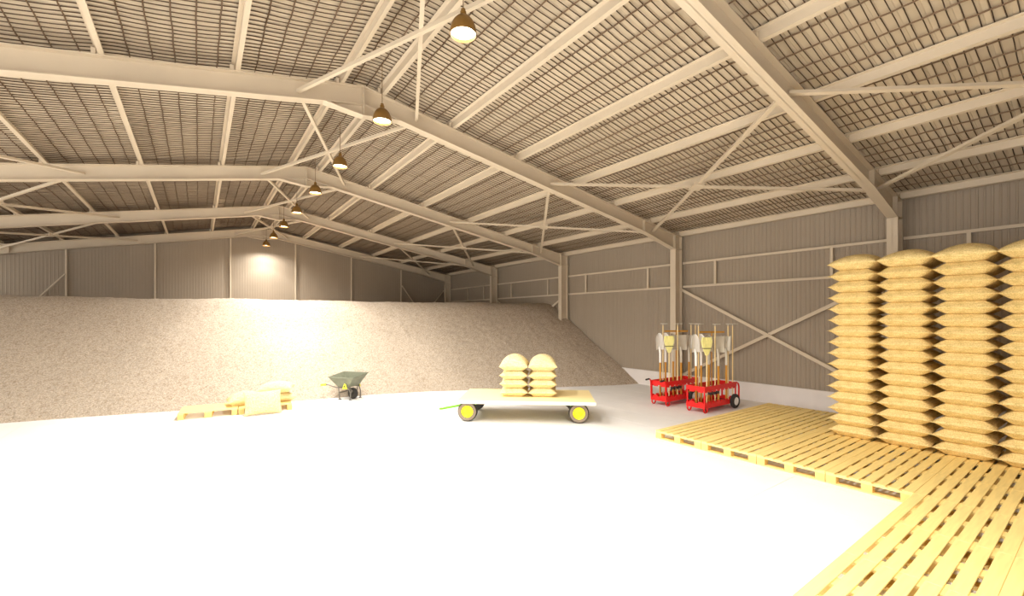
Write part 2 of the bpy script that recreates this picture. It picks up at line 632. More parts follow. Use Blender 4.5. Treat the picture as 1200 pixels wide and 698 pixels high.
# ================================================================== CROSS BRACES
def cross(label, p, q, r, s, wd, ht, plate, up, group):
    """bars p-q and r-s with a plate where they cross"""
    c = (Vector(p) + Vector(q) + Vector(r) + Vector(s)) / 4
    t = thing('cross_brace', label, 'brace', c, group=group)
    n = Vector(up).normalized()
    for a, b, k in ((p, q, 1), (r, s, -1)):
        bm = bmesh.new()
        o = n * (ht * 0.32 * k)
        bar(bm, Vector(a) - c + o, Vector(b) - c + o, wd, ht, up)
        obj('brace_bar', bm, M['steel'], t)
    if plate:
        bm = bmesh.new()
        d = (Vector(q) - Vector(p)).normalized()
        bar(bm, -d * plate, d * plate, plate * 1.5, ht * 1.7, up)
        obj('gusset_plate', bm, M['steel'], t)
bays = list(zip([YN] + FRAMES[:-1], FRAMES))
bay_lab = ['bay nearest the viewpoint', 'bay above the red tool trolleys', 'bay over the edge of the grain heap', 'middle bay over the grain heap', 'bay beside the far gable wall']
def rz(x, d):
    return rtop(x) - d
for i, (a, b) in enumerate(bays):
    ya, yb = a + (0.02 if i else 0.1), b - 0.02
    x1, x2 = 6.75, 10.6
    if True:
        cross('beige steel brace under the right roof slope, ' + bay_lab[i], (x1, ya, rz(x1, 0.17)), (x2, yb, rz(x2, 0.21)),
              (x2, ya, rz(x2, 0.21)), (x1, yb, rz(x1, 0.17)), 0.07, 0.045, 0.15, (SR, 0, 1), 'roof cross braces')
    if i:
        x1, x2 = 1.32, 3.38
        cross('beige steel brace along the roof ridge, ' + bay_lab[i], (x1, ya, rz(x1, 0.17)), (x2, yb, rz(x2, 0.17)),
              (x2, ya, rz(x2, 0.17)), (x1, yb, rz(x1, 0.17)), 0.055, 0.055, 0, (0, 0, 1), 'roof cross braces')
    if i > 1:
        x1, x2 = -2.0, -5.86
        cross('beige steel brace under the left roof slope, ' + bay_lab[i], (x1, ya, rz(x1, 0.17)), (x2, yb, rz(x2, 0.21)),
              (x2, ya, rz(x2, 0.21)), (x1, yb, rz(x1, 0.17)), 0.07, 0.045, 0.15, (-SL, 0, 1), 'roof cross braces')
for a, b, lb in ((FRAMES[0], FRAMES[1], 'steel wall cross brace between columns behind the tool trolleys and sacks'),
                 (FRAMES[2], FRAMES[3], 'steel wall cross brace half buried behind the right end of the grain heap')):
    X = 11.9
    cross(lb, (X, a + 0.1, 3.06), (X, b - 0.1, 0.47), (X, b - 0.1, 3.06), (X, a + 0.1, 0.47), 0.08, 0.03, 0, (1, 0, 0), 'wall cross braces')

# ================================================================== PENDANT LAMPS
LX, LZ = 2.46, 5.44
lamp_y = [-0.8, 1.8, 4.39, 7.11, 9.75, 12.2, 14.83, 17.36, 20.0, 22.35]
def make_lamp():
    t = thing('pendant_lamp', '', 'lamp')
    bm = bmesh.new()
    prof = [(0.150, 0.0), (0.153, 0.012), (0.150, 0.05), (0.138, 0.10), (0.115, 0.15), (0.085, 0.188), (0.052, 0.212), (0.034, 0.222)]
    lathe(bm, prof + [(r - 0.005, z - 0.003) for r, z in prof[::-1]] + [prof[0]], 32)
    smart(obj('lamp_shade', bm, M['bronze'], t))
    bm = bmesh.new()
    lathe(bm, [(0, 0.218), (0.036, 0.218), (0.036, 0.262), (0.026, 0.272), (0.026, 0.292), (0, 0.292)], 20)
    smart(obj('lamp_holder', bm, M['bronze'], t))
    bm = bmesh.new()
    lathe(bm, [(0, 0.020), (0.08, 0.024), (0.144, 0.034), (0.140, 0.044), (0, 0.044)], 28)
    smart(obj('diffuser', bm, M['glow'], t, label='glowing white diffuser'))
    bm = bmesh.new()
    tube(bm, [(0, 0, 0.29), (0, 0, rtop(LX) + PUR - LZ - 0.01)], 0.006, 6)
    obj('cable', bm, M['cable'], t)
    return t
ld = bpy.data.lights.new('lamp_light', 'SPOT')
ld.energy = LAMP_W
ld.color = LAMP_RGB
ld.spot_size = R(LAMP_CONE)
ld.spot_blend = 0.22
ld.shadow_soft_size = 0.12
ls = ld.copy()
ls.energy = SPILL_W
ls.spot_size = R(160)
ls.spot_blend = 0.6
lg = ls.copy()                           # the end lamp hangs right at the gable and spreads less
lg.energy = SPILL_W * 0.02
lb = ld.copy()
lb.energy = LAMP_W * 0.2
lamp0 = make_lamp()
for i, y in enumerate(lamp_y):
    o = lamp0 if i == 0 else dup(lamp0)
    o.location = (LX, y, LZ)
    if i < 2:
        o['label'] = 'bronze dome pendant lamp over the near floor, ' + ['behind the viewpoint', 'just above the viewpoint'][i]
    elif i == 2:
        o['label'] = 'bronze dome pendant lamp nearest the viewpoint, largest of the ridge row'
    elif i == 9:
        o['label'] = 'bronze dome pendant lamp right against the far gable wall'
    else:
        o['label'] = 'bronze dome pendant lamp, %s in the ridge row from the nearest' % ORD[i - 2]
    o['group'] = 'pendant lamps along the ridge'
    l = bpy.data.objects.new('lamp_light', lb if i == 9 else ld)
    COL.objects.link(l)
    l.location = (0, 0, 0.012)
    l.parent = o
    l = bpy.data.objects.new('lamp_spill', lg if i == 9 else ls)
    COL.objects.link(l)
    l.location = (0, 0, 0.010)
    l.parent = o

# ================================================================== GRAIN HEAP
BASE = [(-7.3, 14.3), (-3.4, 13.66), (-2.0, 13.42), (-0.5, 13.05), (2.1, 12.72), (4.0, 12.52), (5.6, 12.1), (6.9, 11.5), (9.0, 10.6), (11.0, 9.7), (12.0, 9.4)]
from mathutils import noise as NZ
def heap():
    def base(x):
        for (a, ya), (b, yb) in zip(BASE, BASE[1:]):
            if a <= x <= b:
                t = (x - a) / (b - a)
                return ya + (yb - ya) * t
        return BASE[-1][1]
    nxx, nyy = 330, 230
    V, Fc = [], []
    for j in range(nyy + 1):
        for i in range(nxx + 1):
            x = XL + 0.02 + (XW - XL - 0.04) * i / nxx
            y0 = base(x) - 0.05
            t = (j / nyy) ** 1.35
            y = y0 + (YF - 0.02 - y0) * t
            d = max(0.0, (y - base(x))) * 0.95
            top = 2.84 + 0.05 * NZ.noise(Vector((x * 0.35, y * 0.35, 3)))
            a, k = 0.66 * d, 0.35
            hh = max(0.0, min(1.0, 0.5 + 0.5 * (top - a) / k))
            z = top + (a - top) * hh - k * hh * (1 - hh)
            f = min(1, z / 0.3)
            z += f * (0.05 * NZ.noise(Vector((x * 0.9, y * 0.9, 0))) + 0.018 * NZ.noise(Vector((x * 6, y * 6, 5))) + 0.014 * NZ.noise(Vector((x * 14, y * 14, 9))))
            if d <= 0:
                z = -0.02
            V.append((x, y, z))
    w_ = nxx + 1
    for j in range(nyy):
        for i in range(nxx):
            a = j * w_ + i
            Fc.append((a, a + 1, a + w_ + 1, a + w_))
    # close the heap underneath so that it is a solid body
    me = bpy.data.meshes.new('grain_heap')
    me.from_pydata(V, [], Fc)
    me.materials.append(M['grain'])
    for p in me.polygons:
        p.use_smooth = True
    return me
tag(link('grain_heap', heap()), 'long heap of speckled beige grain filling the far end of the shed', 'grain', kind='stuff')

# ================================================================== PALLETS
PLX, PLY, PLH = 1.10, 0.89, 0.15
def make_pallet():
    t = thing('pallet', '', 'pallet')
    n, wd = 7, 0.104
    pitch = (PLY - wd) / (n - 1)
    bm = bmesh.new()
    box(bm, 0, PLX - 0.004, 0.002, wd, 0.137, PLH)
    bmesh.ops.bevel(bm, geom=[e for e in bm.edges], offset=0.003, segments=1, affect='EDGES')
    me = mesh('deck_board', bm, M['wood'])
    for i in range(n):
        link('deck_board', me, t, (0.002, i * pitch, 0))
    sx = [0.002, PLX / 2 - 0.07, PLX - 0.112]
    sw = [0.11, 0.14, 0.11]
    for x, ww in zip(sx, sw):
        bm = bmesh.new()
        box(bm, 0, ww, 0.004, PLY - 0.004, 0.112, 0.1369)
        link('stringer_board', mesh('stringer_board', bm, M['wood']), t, (x, 0, 0))
        bm = bmesh.new()
        box(bm, 0, ww, 0, 0.115, 0.0201, 0.1119)
        me = mesh('block', bm, M['block'])
        for y in (0.004, PLY / 2 - 0.0575, PLY - 0.119):
            link('block', me, t, (x, y, 0))
    for x, ww in zip(sx, sw):
        bm = bmesh.new()
        box(bm, 0.003, ww - 0.003, 0.006, PLY - 0.006, 0.0, 0.02)
        link('bottom_board', mesh('bottom_board', bm, M['wood']), t, (x, 0, 0))
    return t
pal0 = make_pallet()
pal_used = False
def pallet(x, y, rz, label, group):
    global pal_used
    if not pal_used:
        pal_used = True
        o = pal0
    else:
        o = dup(pal0)
    o.location = (x, y, 0)
    o.rotation_euler = (0, 0, rz)
    o['label'] = label
    o['group'] = group
    return o
PX0, PY0 = 6.81, 4.98
for r in range(4):
    for c in range(4):
        if c == 3 and r > 1:
            continue
        where = ['at the floor edge', 'second from the floor edge', 'third from the floor edge', 'against the right wall'][c]
        row = ['first', 'second', 'third', 'fourth'][r]
        pallet(PX0 + c * PLX, PY0 - (r + 1) * PLY, 0, 'yellow pallet %s, %s row from the trolleys' % (where, row), 'pallets of the wide platform')
for r in range(2):
    for c in range(6):
        x = PX0 - 3 * PLX + c * PLX
        row = ['row starting at the inside corner', 'row lowest in the picture'][r]
        pallet(x, PY0 - (5 + r) * PLY, 0, 'yellow pallet %s from the floor, in the %s' % (ORD[c], row), 'pallets of the near strip')
a = R(-5.3)
ux, uy = math.cos(a), math.sin(a)
LP = Vector((-0.38, 11.80, 0))
pallet(LP.x, LP.y, a, 'wooden pallet at the foot of the grain heap with nothing on it', 'pallets by the grain heap')
pallet(LP.x + ux * 1.115, LP.y + uy * 1.115, a, 'wooden pallet at the foot of the grain heap carrying burlap sacks', 'pallets by the grain heap')

# ================================================================== SACKS
SKX, SKY, PITCH = 1.0, 0.69, 0.192
def sack_mesh(up, down, cu, cd, seed, m='burlap'):
    """pillow shaped sack with a sharp seam; up/down are swellings, cu/cd flat limits where other sacks press"""
    rnd = random.Random(seed)
    nu, nv = 30, 22
    V, Fc = [], []
    off = rnd.uniform(0, 50)
    def soft(a, lim):
        if lim is None:
            return a
        return lim * (1 - math.exp(-(a / lim) ** 2.2)) ** 0.5 if a < lim * 3 else lim
    def pt(i, j, sgn):
        u, v = -1 + 2 * i / nu, -1 + 2 * j / nv
        u = math.copysign(1 - (1 - abs(u)) ** 1.5, u)
        v = math.copysign(1 - (1 - abs(v)) ** 1.5, v)
        x = SKX / 2 * u * (1 - 0.06 * (1 - v * v))
        y = SKY / 2 * v * (1 - 0.07 * (1 - u * u))
        p = max(0, (1 - u * u) * (1 - v * v))
        n = 1 + 0.05 * NZ.noise(Vector((x * 3 + off, y * 3, sgn)))
        wv = 0.010 * NZ.noise(Vector((x * 2.5 + off, y * 2.5, 7)))
        def lens(d, D):
            return 1 - (1 - d / D) ** 1.35 if d < D else 1.0
        flat = lens((1 - abs(u)) * SKX / 2, 0.13) * lens((1 - abs(v)) * SKY / 2, 0.15)
        lim, sw = (cu, up) if sgn > 0 else (cd, down)
        z = sgn * (sw * p ** 0.48 * n if lim is None else lim * flat * (1 if flat > 0.98 else n ** 0.5))
        if lim is not None:
            z = max(-lim, min(lim, z))
        return (x, y, z + wv * max(0, 1 - 4 * p))
    idx = {}
    for i in range(nu + 1):
        for j in range(nv + 1):
            idx[(i, j, 1)] = len(V)
            V.append(pt(i, j, 1))
            if 0 < i < nu and 0 < j < nv:
                idx[(i, j, -1)] = len(V)
                V.append(pt(i, j, -1))
            else:
                idx[(i, j, -1)] = idx[(i, j, 1)]
    for i in range(nu):
        for j in range(nv):
            q = [(i, j), (i + 1, j), (i + 1, j + 1), (i, j + 1)]
            Fc.append([idx[(*k, 1)] for k in q])
            Fc.append([idx[(*k, -1)] for k in q[::-1]])
    me = bpy.data.meshes.new('grain_sack')
    me.from_pydata(V, [], Fc)
    me.materials.append(M[m])
    for p in me.polygons:
        p.use_smooth = True
    return me
HP = PITCH / 2
mid_sacks = [sack_mesh(0.150, 0.150, HP, HP, k) for k in range(4)]
top_sacks = [sack_mesh(0.200, 0.150, None, HP, 10 + k) for k in range(4)]
big_tops = [sack_mesh(0.27, 0.150, None, HP, 20 + k, 'lit_burlap') for k in range(2)]
lit_sacks = [sack_mesh(0.150, 0.150, HP, HP, k, 'lit_burlap') for k in range(4)]
free_sacks = [sack_mesh(0.19, 0.125, None, 0.095, 30 + k, 'lit_burlap') for k in range(3)]
def sack(me, loc, rot, label, group):
    o = link('grain_sack', me, None, loc, rot)
    return tag(o, label, 'sack', group)
col_lab = ['first tall stack from the trolleys', 'second tall stack from the trolleys', 'third tall stack from the trolleys', 'tall stack cut by the picture edge']
for c in range(4):
    yc = 3.03 - 0.3375 - 0.675 * c
    xj = random.uniform(-0.012, 0.012)
    for k in range(16):
        top = k == 15
        me = (top_sacks if top else mid_sacks)[(k + c) % 4]
        lv = 'topmost sack' if top else ('bottom sack' if k == 0 else '%s sack up' % ORD[k])
        sack(me, (9.01 + SKX / 2 + xj + random.uniform(-0.008, 0.008), yc + random.uniform(-0.005, 0.005), PLH + HP + k * PITCH + (0.0)),
             (0, 0, R(random.uniform(-0.6, 0.6)) + (math.pi if (k * 7 + c) % 3 == 0 else 0)), 'burlap grain sack, ' + lv + ' in the ' + col_lab[c], 'burlap sacks in the tall stacks')

# ================================================================== TRAILER
TA = R(-40.2)
def make_trailer():
    A = Vector((4.41, 8.13))
    u = Vector((math.cos(TA), math.sin(TA)))
    v = Vector((-u.y, u.x))
    L, W, ZT = 2.88, 1.52, 0.475
    t = thing('flatbed_trailer', 'low four-wheeled flatbed trailer with yellow hubs carrying two sack stacks', 'trailer', (A.x, A.y, 0), TA)
    bm = bmesh.new()
    for x0, x1, y0, y1 in ((0, L, 0, 0.05), (0, L, W - 0.05, W), (0, 0.05, 0.05, W - 0.05), (L - 0.05, L, 0.05, W - 0.05)):
        box(bm, x0, x1, y0, y1, 0.405, ZT - 0.003)
    obj('bed_frame', bm, M['cream'], t)
    n = 9
    pw = (W - 0.01) / n
    bm = bmesh.new()
    box(bm, 0.004, L - 0.004, 0.0015, pw - 0.0015, ZT - 0.03, ZT)
    # planks lie inside the frame's top edge
    me = mesh('bed_plank', bm, M['bedwood'])
    for i in range(n):
        link('bed_plank', me, t, (0, 0.005 + i * pw, 0))
    bm = bmesh.new()
    for y in (0.45, W - 0.45):
        box(bm, 0.06, L - 0.06, y - 0.035, y + 0.035, 0.34, 0.444)
    obj('chassis_rail', bm, M['dark'], t)
    for x in (0.19, L - 0.335):
        bm = bmesh.new()
        box(bm, x - 0.035, x + 0.035, 0.22, W - 0.22, 0.18, 0.24)
        sd = 1 if x < 1 else -1
        bar(bm, (x + sd * 0.05, 0.30, 0.24), (x + sd * 0.30, 0.30, 0.39), 0.09, 0.05)
        bar(bm, (x + sd * 0.05, W - 0.30, 0.24), (x + sd * 0.30, W - 0.30, 0.39), 0.09, 0.05)
        obj('axle', bm, M['dark'], t)
        bm = bmesh.new()
        bar(bm, (x + sd * 0.02, 0.24, 0.26), (x + sd * 0.20, 0.24, 0.40), 0.06, 0.05)
        box(bm, x - 0.06, x + 0.06, 0.36, W - 0.36, 0.242, 0.338)
        obj('axle_support', bm, M['green'], t, label='green axle support')
        for y, sg in ((0.13, -1), (W - 0.13, 1)):
            tr = Matrix.Translation((x, y, 0.212)) @ Matrix.Scale(1.145, 4) @ Matrix.Rotation(R(90) * (1 if sg < 0 else -1), 4, 'X')
            bm = bmesh.new()
            lathe(bm, [(0.100, 0.0), (0.118, 0.008), (0.150, 0.010), (0.168, 0.002), (0.178, -0.010), (0.185, -0.03), (0.185, -0.08), (0.172, -0.10), (0.10, -0.10), (0.10, 0)], 36, tr)
            tyre = smart(obj('wheel', bm, M['rubber'], t))
            bm = bmesh.new()
            lathe(bm, [(0.119, 0.0095), (0.150, 0.0115), (0.166, 0.0045), (0.168, -0.002), (0.119, 0.002), (0.119, 0.0095)], 36, tr)
            smart(obj('tyre_sidewall', bm, M['tyregrey'], tyre, label='worn grey tyre side'))
            bm = bmesh.new()
            lathe(bm, [(0, 0.006), (0.022, 0.006), (0.03, -0.004), (0.075, -0.012), (0.095, 0.004), (0.112, 0.008), (0.112, -0.06), (0, -0.06)], 32, tr)
            for k in range(5):
                q = 2 * math.pi * k / 5
                lathe(bm, [(0, 0.004), (0.007, 0.004), (0.007, -0.02)], 8, tr @ Matrix.Translation((0.05 * math.cos(q), 0.05 * math.sin(q), 0)))
            smart(obj('wheel_rim', bm, M['yellow'], tyre, label='bright yellow wheel rim'))
    bm = bmesh.new()
    tube(bm, [(0.25, 0.62, 0.27), (0.0, 0.62, 0.26), (-0.42, 0.52, 0.19)], 0.025, 8)
    lathe(bm, [(0.02, -0.015), (0.05, -0.015), (0.05, 0.015), (0.02, 0.015), (0.02, -0.015)], 16, Matrix.Translation((-0.46, 0.51, 0.185)))
    obj('drawbar', bm, M['green'], t, label='green drawbar with towing eye')
    return A, u, v, L, W, ZT
TR = make_trailer()
def on_bed(x, y):
    A, u, v = TR[0], TR[1], TR[2]
    p = A + u * x + v * y
    return p.x, p.y
for c, lx in enumerate((1.15, 1.785)):
    for k in range(4):
        x, y = on_bed(lx, 0.88)
        me = big_tops[c] if k == 3 else lit_sacks[(k + c) % 4]
        lv = ['bottom', 'second', 'third', 'topmost'][k]
        s = sack(me, (x, y, TR[5] + HP + k * PITCH * 0.97 - 0.004), (0, 0, TA + R(90) + R(random.uniform(-1, 1)) + c * math.pi), 'brightly lit burlap sack, %s of the trailer stack %s' % (lv, ['nearer the green drawbar', 'further from the green drawbar'][c]), 'burlap sacks on the trailer')
        s.scale = (0.93, 0.92, 0.97)

# sacks at the left pallets
def lp(x, y):
    return LP.x + ux * x - uy * y, LP.y + uy * x + ux * y
x, y = lp(1.24, 0.50)
sack(free_sacks[0], (x, y, PLH + 0.095), (0, 0, a + R(8)), 'brightly lit burlap sack lying alone on the pallet beside the grain heap', 'burlap sacks by the grain heap').scale = (0.74, 0.8, 1.15)
x, y = lp(1.93, 0.52)
s = sack(free_sacks[1], (x, y, PLH + 0.085), (0, 0, a + R(20)), 'brightly lit burlap sack under another one at the end of the pallet', 'burlap sacks by the grain heap')
s.scale = (0.72, 0.8, 0.9)
s = sack(free_sacks[2], (x - 0.05, y, PLH + 0.085 + 0.23), (R(3), R(-4), a - R(12)), 'brightly lit burlap sack lying on top of another at the end of the pallet', 'burlap sacks by the grain heap')
s.scale = (0.80, 0.8, 0.95)
x, y = lp(1.60, -0.17)
s = sack(free_sacks[1], (x, y, 0.262), (R(66), 0, a + R(6)), 'brightly lit burlap sack standing on the floor and leaning against the pallet', 'burlap sacks by the grain heap')
s.scale = (0.76, 0.80, 0.85)

# ================================================================== WHEELBARROW
def make_barrow():
    t = thing('wheelbarrow', 'olive green wheelbarrow with yellow grips at the foot of the grain heap', 'wheelbarrow', (3.36, 12.30, 0), -YAW - R(20))
    # tray: local x along the barrow, wheel toward +x
    bm = bmesh.new()
    top = [(-0.46, -0.31, 0.60), (0.36, -0.31, 0.60), (0.36, 0.31, 0.69), (-0.46, 0.31, 0.68)]
    bot = [(-0.22, -0.21, 0.34), (0.12, -0.21, 0.34), (0.12, 0.21, 0.34), (-0.22, 0.21, 0.34)]
    inn = [(-0.445, -0.295, 0.60), (0.345, -0.295, 0.60), (0.345, 0.295, 0.69), (-0.445, 0.295, 0.68)]
    ibt = [(-0.215, -0.2, 0.352), (0.115, -0.2, 0.352), (0.115, 0.2, 0.352), (-0.215, 0.2, 0.352)]
    Q = [[bm.verts.new(p) for p in ring] for ring in (bot, top, inn, ibt)]
    for r0, r1 in zip(Q, Q[1:]):
        for i in range(4):
            bm.faces.new((r0[i], r0[(i + 1) % 4], r1[(i + 1) % 4], r1[i]))
    bm.faces.new(Q[0][::-1])
    bm.faces.new(Q[3])
    tray = obj('tray', bm, M['barrow'], t)
    bm = bmesh.new()
    tube(bm, top + [top[0]], 0.013, 8)
    obj('rolled_rim', bm, M['barrow'], tray)
    for sg in (-1, 1):
        bm = bmesh.new()
        tube(bm, [(0.10, sg * 0.07, 0.155), (0.16, sg * 0.10, 0.25), (0.10, sg * 0.2, 0.325), (-0.25, sg * 0.22, 0.325), (-0.36, sg * 0.25, 0.35), (-0.50, sg * 0.28, 0.395), (-0.62, sg * 0.29, 0.39)], 0.016, 8)
        smart(obj('handle', bm, M['tube'], t))
        bm = bmesh.new()
        tube(bm, [(-0.56, sg * 0.289, 0.393), (-0.60, sg * 0.29, 0.393), (-0.72, sg * 0.29, 0.378)], 0.03, 10)
        smart(obj('grip', bm, M['grip'], t, label='yellow rubber grip'))
        bm = bmesh.new()
        tube(bm, [(-0.20, sg * 0.215, 0.36), (-0.15, sg * 0.225, 0.03), (-0.11, sg * 0.225, 0.018), (-0.05, sg * 0.22, 0.05), (0.02, sg * 0.21, 0.35)][:3], 0.015, 8)
        box(bm, -0.18, -0.10, sg * 0.225 - 0.02, sg * 0.225 + 0.02, 0.0, 0.022)
        obj('leg', bm, M['tube'], t)
        bm = bmesh.new()
        tube(bm, [(0.10, sg * 0.215, 0.40), (0.19, sg * 0.2, 0.20), (0.18, sg * 0.2, 0.012)], 0.015, 8)
        box(bm, 0.15, 0.21, sg * 0.2 - 0.02, sg * 0.2 + 0.02, 0, 0.02)
        obj('leg', bm, M['tube'], t)
        bm = bmesh.new()
        prism(bm, [(-0.02, 0.30), (0.14, 0.30), (0.10, 0.42), (0.05, 0.45)], sg * 0.272 - 0.008, sg * 0.272 + 0.008)
        br = obj('bracket', bm, M['grip'], t, label='yellow triangular bracket')
        bm = bmesh.new()
        lathe(bm, [(0, 0.012), (0.022, 0.012), (0.022, -0.012), (0, -0.012)], 12, Matrix.Translation((0.06, sg * 0.272, 0.37)) @ Matrix.Rotation(R(90), 4, 'X'))
        obj('bolt', bm, M['dark'], br)
    bm = bmesh.new()
    tube(bm, [(-0.165, -0.22, 0.19), (-0.165, 0.22, 0.19)], 0.012, 8)
    obj('leg_crossbar', bm, M['tube'], t)
    bm = bmesh.new()
    tr = Matrix.Translation((0.10, 0, 0.153)) @ Matrix.Scale(0.85, 4) @ Matrix.Rotation(R(90), 4, 'X')
    lathe(bm, [(0.11, -0.04), (0.15, -0.045), (0.175, -0.03), (0.18, 0), (0.175, 0.03), (0.15, 0.045), (0.11, 0.04), (0.11, -0.04)], 28, tr)
    wh = smart(obj('wheel', bm, M['rubber'], t))
    bm = bmesh.new()
    lathe(bm, [(0, -0.05), (0.03, -0.05), (0.04, -0.02), (0.112, -0.03), (0.112, 0.03), (0.04, 0.02), (0.03, 0.05), (0, 0.05)], 24, tr)
    smart(obj('wheel_hub', bm, M['dark'], wh))
make_barrow()

# ================================================================== TOOL TROLLEYS
TLX, TLY = 1.42, 0.47
def plate_rail(bm, x0, x1, y0, y1, z0, z1, notch):
    """rail with scalloped lower or upper edge: a bar and a row of teeth"""
    zb = z0 + 0.035 if notch < 0 else z0
    zt = z1 - 0.035 if notch > 0 else z1
    box(bm, x0, x1, y0, y1, zb, zt)
    along_x = (x1 - x0) > (y1 - y0)
    L = (x1 - x0) if along_x else (y1 - y0)
    n = max(2, int(L / 0.16))
    for i in range(n):
        a = (i + 0.12) * L / n
        b = (i + 0.70) * L / n
        if along_x:
            box(bm, x0 + a, x0 + b, y0, y1, zb - 0.035 if notch < 0 else zt - 0.0, zb if notch < 0 else zt + 0.035)
        else:
            box(bm, x0, x1, y0 + a, y0 + b, zb - 0.035 if notch < 0 else zt - 0.0, zb if notch < 0 else zt + 0.035)
def make_trolley(label, loc, handle_end, wx):
    t = thing('tool_trolley', label, 'trolley', loc, 0, 'red tool trolleys')
    bm = bmesh.new()
    for x in (0.02, TLX - 0.02):
        for y in (0.02, TLY - 0.02):
            tube(bm, [(x, y, 0.12), (x, y, 0.60)], 0.018, 8)
    obj('corner_post', bm, M['red'], t)
    bm = bmesh.new()
    plate_rail(bm, 0, TLX, 0.0, 0.02, 0.48, 0.62, -1)
    plate_rail(bm, 0, TLX, TLY - 0.02, TLY, 0.48, 0.62, -1)
    plate_rail(bm, 0, 0.02, 0.02, TLY - 0.02, 0.48, 0.62, -1)
    plate_rail(bm, TLX - 0.02, TLX, 0.02, TLY - 0.02, 0.48, 0.62, -1)
    obj('upper_rail', bm, M['red'], t)
    bm = bmesh.new()
    plate_rail(bm, 0, TLX, 0.0, 0.02, 0.12, 0.26, 1)
    plate_rail(bm, 0, TLX, TLY - 0.02, TLY, 0.12, 0.26, 1)
    plate_rail(bm, 0, 0.02, 0.02, TLY - 0.02, 0.12, 0.26, 1)
    plate_rail(bm, TLX - 0.02, TLX, 0.02, TLY - 0.02, 0.12, 0.26, 1)
    obj('lower_rail', bm, M['red'], t)
    bm = bmesh.new()
    box(bm, 0.02, TLX - 0.02, 0.02, TLY - 0.02, 0.13, 0.15)
    obj('tray', bm, M['red'], t)
    # rubber clips along the middle of both long sides
    bm = bmesh.new()
    for x, y in ((0.36, 0.02), (0.52, 0.02), (0.66, 0.02)):
        box(bm, x - 0.03, x + 0.03, y + 0.02, y + 0.10, 0.40, 0.46)
    obj('tool_clip', bm, M['rubber'], t)
    # half round feet at the standing end
    for y in (0.03, TLY - 0.03):
        bm = bmesh.new()
        pts = [(0.02, y, 0.15)] + [(0.085 - 0.075 * math.cos(math.pi * k / 8), y, 0.09 - 0.071 * math.sin(math.pi * k / 8)) for k in range(9)] + [(0.16, y, 0.15)]
        tube(bm, pts, 0.018, 8)
        smart(obj('foot_loop', bm, M['red'], t))
    for y, sg in ((-0.045, -1), (TLY + 0.045, 1)):
        tr = Matrix.Translation((wx, y, 0.175)) @ Matrix.Rotation(R(90) * (1 if sg < 0 else -1), 4, 'X')
        bm = bmesh.new()
        lathe(bm, [(0.095, 0.035), (0.15, 0.045), (0.17, 0.03), (0.175, 0), (0.17, -0.03), (0.15, -0.045), (0.095, -0.035), (0.095, 0.035)], 32, tr)
        wh = smart(obj('wheel', bm, M['rubber'], t))
        bm = bmesh.new()
        lathe(bm, [(0, 0.044), (0.03, 0.044), (0.035, 0.034), (0.08, 0.03), (0.097, 0.04), (0.097, -0.03), (0, -0.03)], 28, tr)
        smart(obj('wheel_hub', bm, M['white'], wh, label='white wheel hub'))
    bm = bmesh.new()
    tube(bm, [(wx, 0.0, 0.175), (wx, TLY, 0.175)], 0.015, 8)
    obj('axle', bm, M['dark'], t)
    if handle_end:
        for y in (0.02, TLY - 0.02):
            bm = bmesh.new()
            tube(bm, [(0.0, y, 0.15), (-0.02, y, 0.56), (-0.045, y, 0.635), (-0.10, y, 0.655)], 0.018, 8)
            h = smart(obj('handle', bm, M['red'], t))
            bm = bmesh.new()
            tube(bm, [(-0.09, y, 0.653), (-0.22, y, 0.645)], 0.022, 8)
            obj('grip', bm, M['rubber'], h, label='black rubber grip')
    else:
        bm = bmesh.new()
        for y in (0.02, TLY - 0.02):
            tube(bm, [(TLX - 0.25, y, 0.605), (TLX + 0.03, y, 0.605), (TLX + 0.11, y, 0.57), (TLX + 0.145, y, 0.50), (TLX + 0.145, y, 0.22), (TLX + 0.12, y, 0.17), (TLX - 0.02, y, 0.16)], 0.021, 8)
        smart(obj('end_hoop', bm, M['red'], t))
    return t
TB = (9.40, 5.55, 0)
TAo = (9.40, 6.55, 0)
make_trolley('red tool trolley with black handle grips, standing nearer the grain heap', TAo, True, 1.08)
make_trolley('red tool trolley with rounded end hoop, standing beside the wooden pallets', TB, False, 1.25)

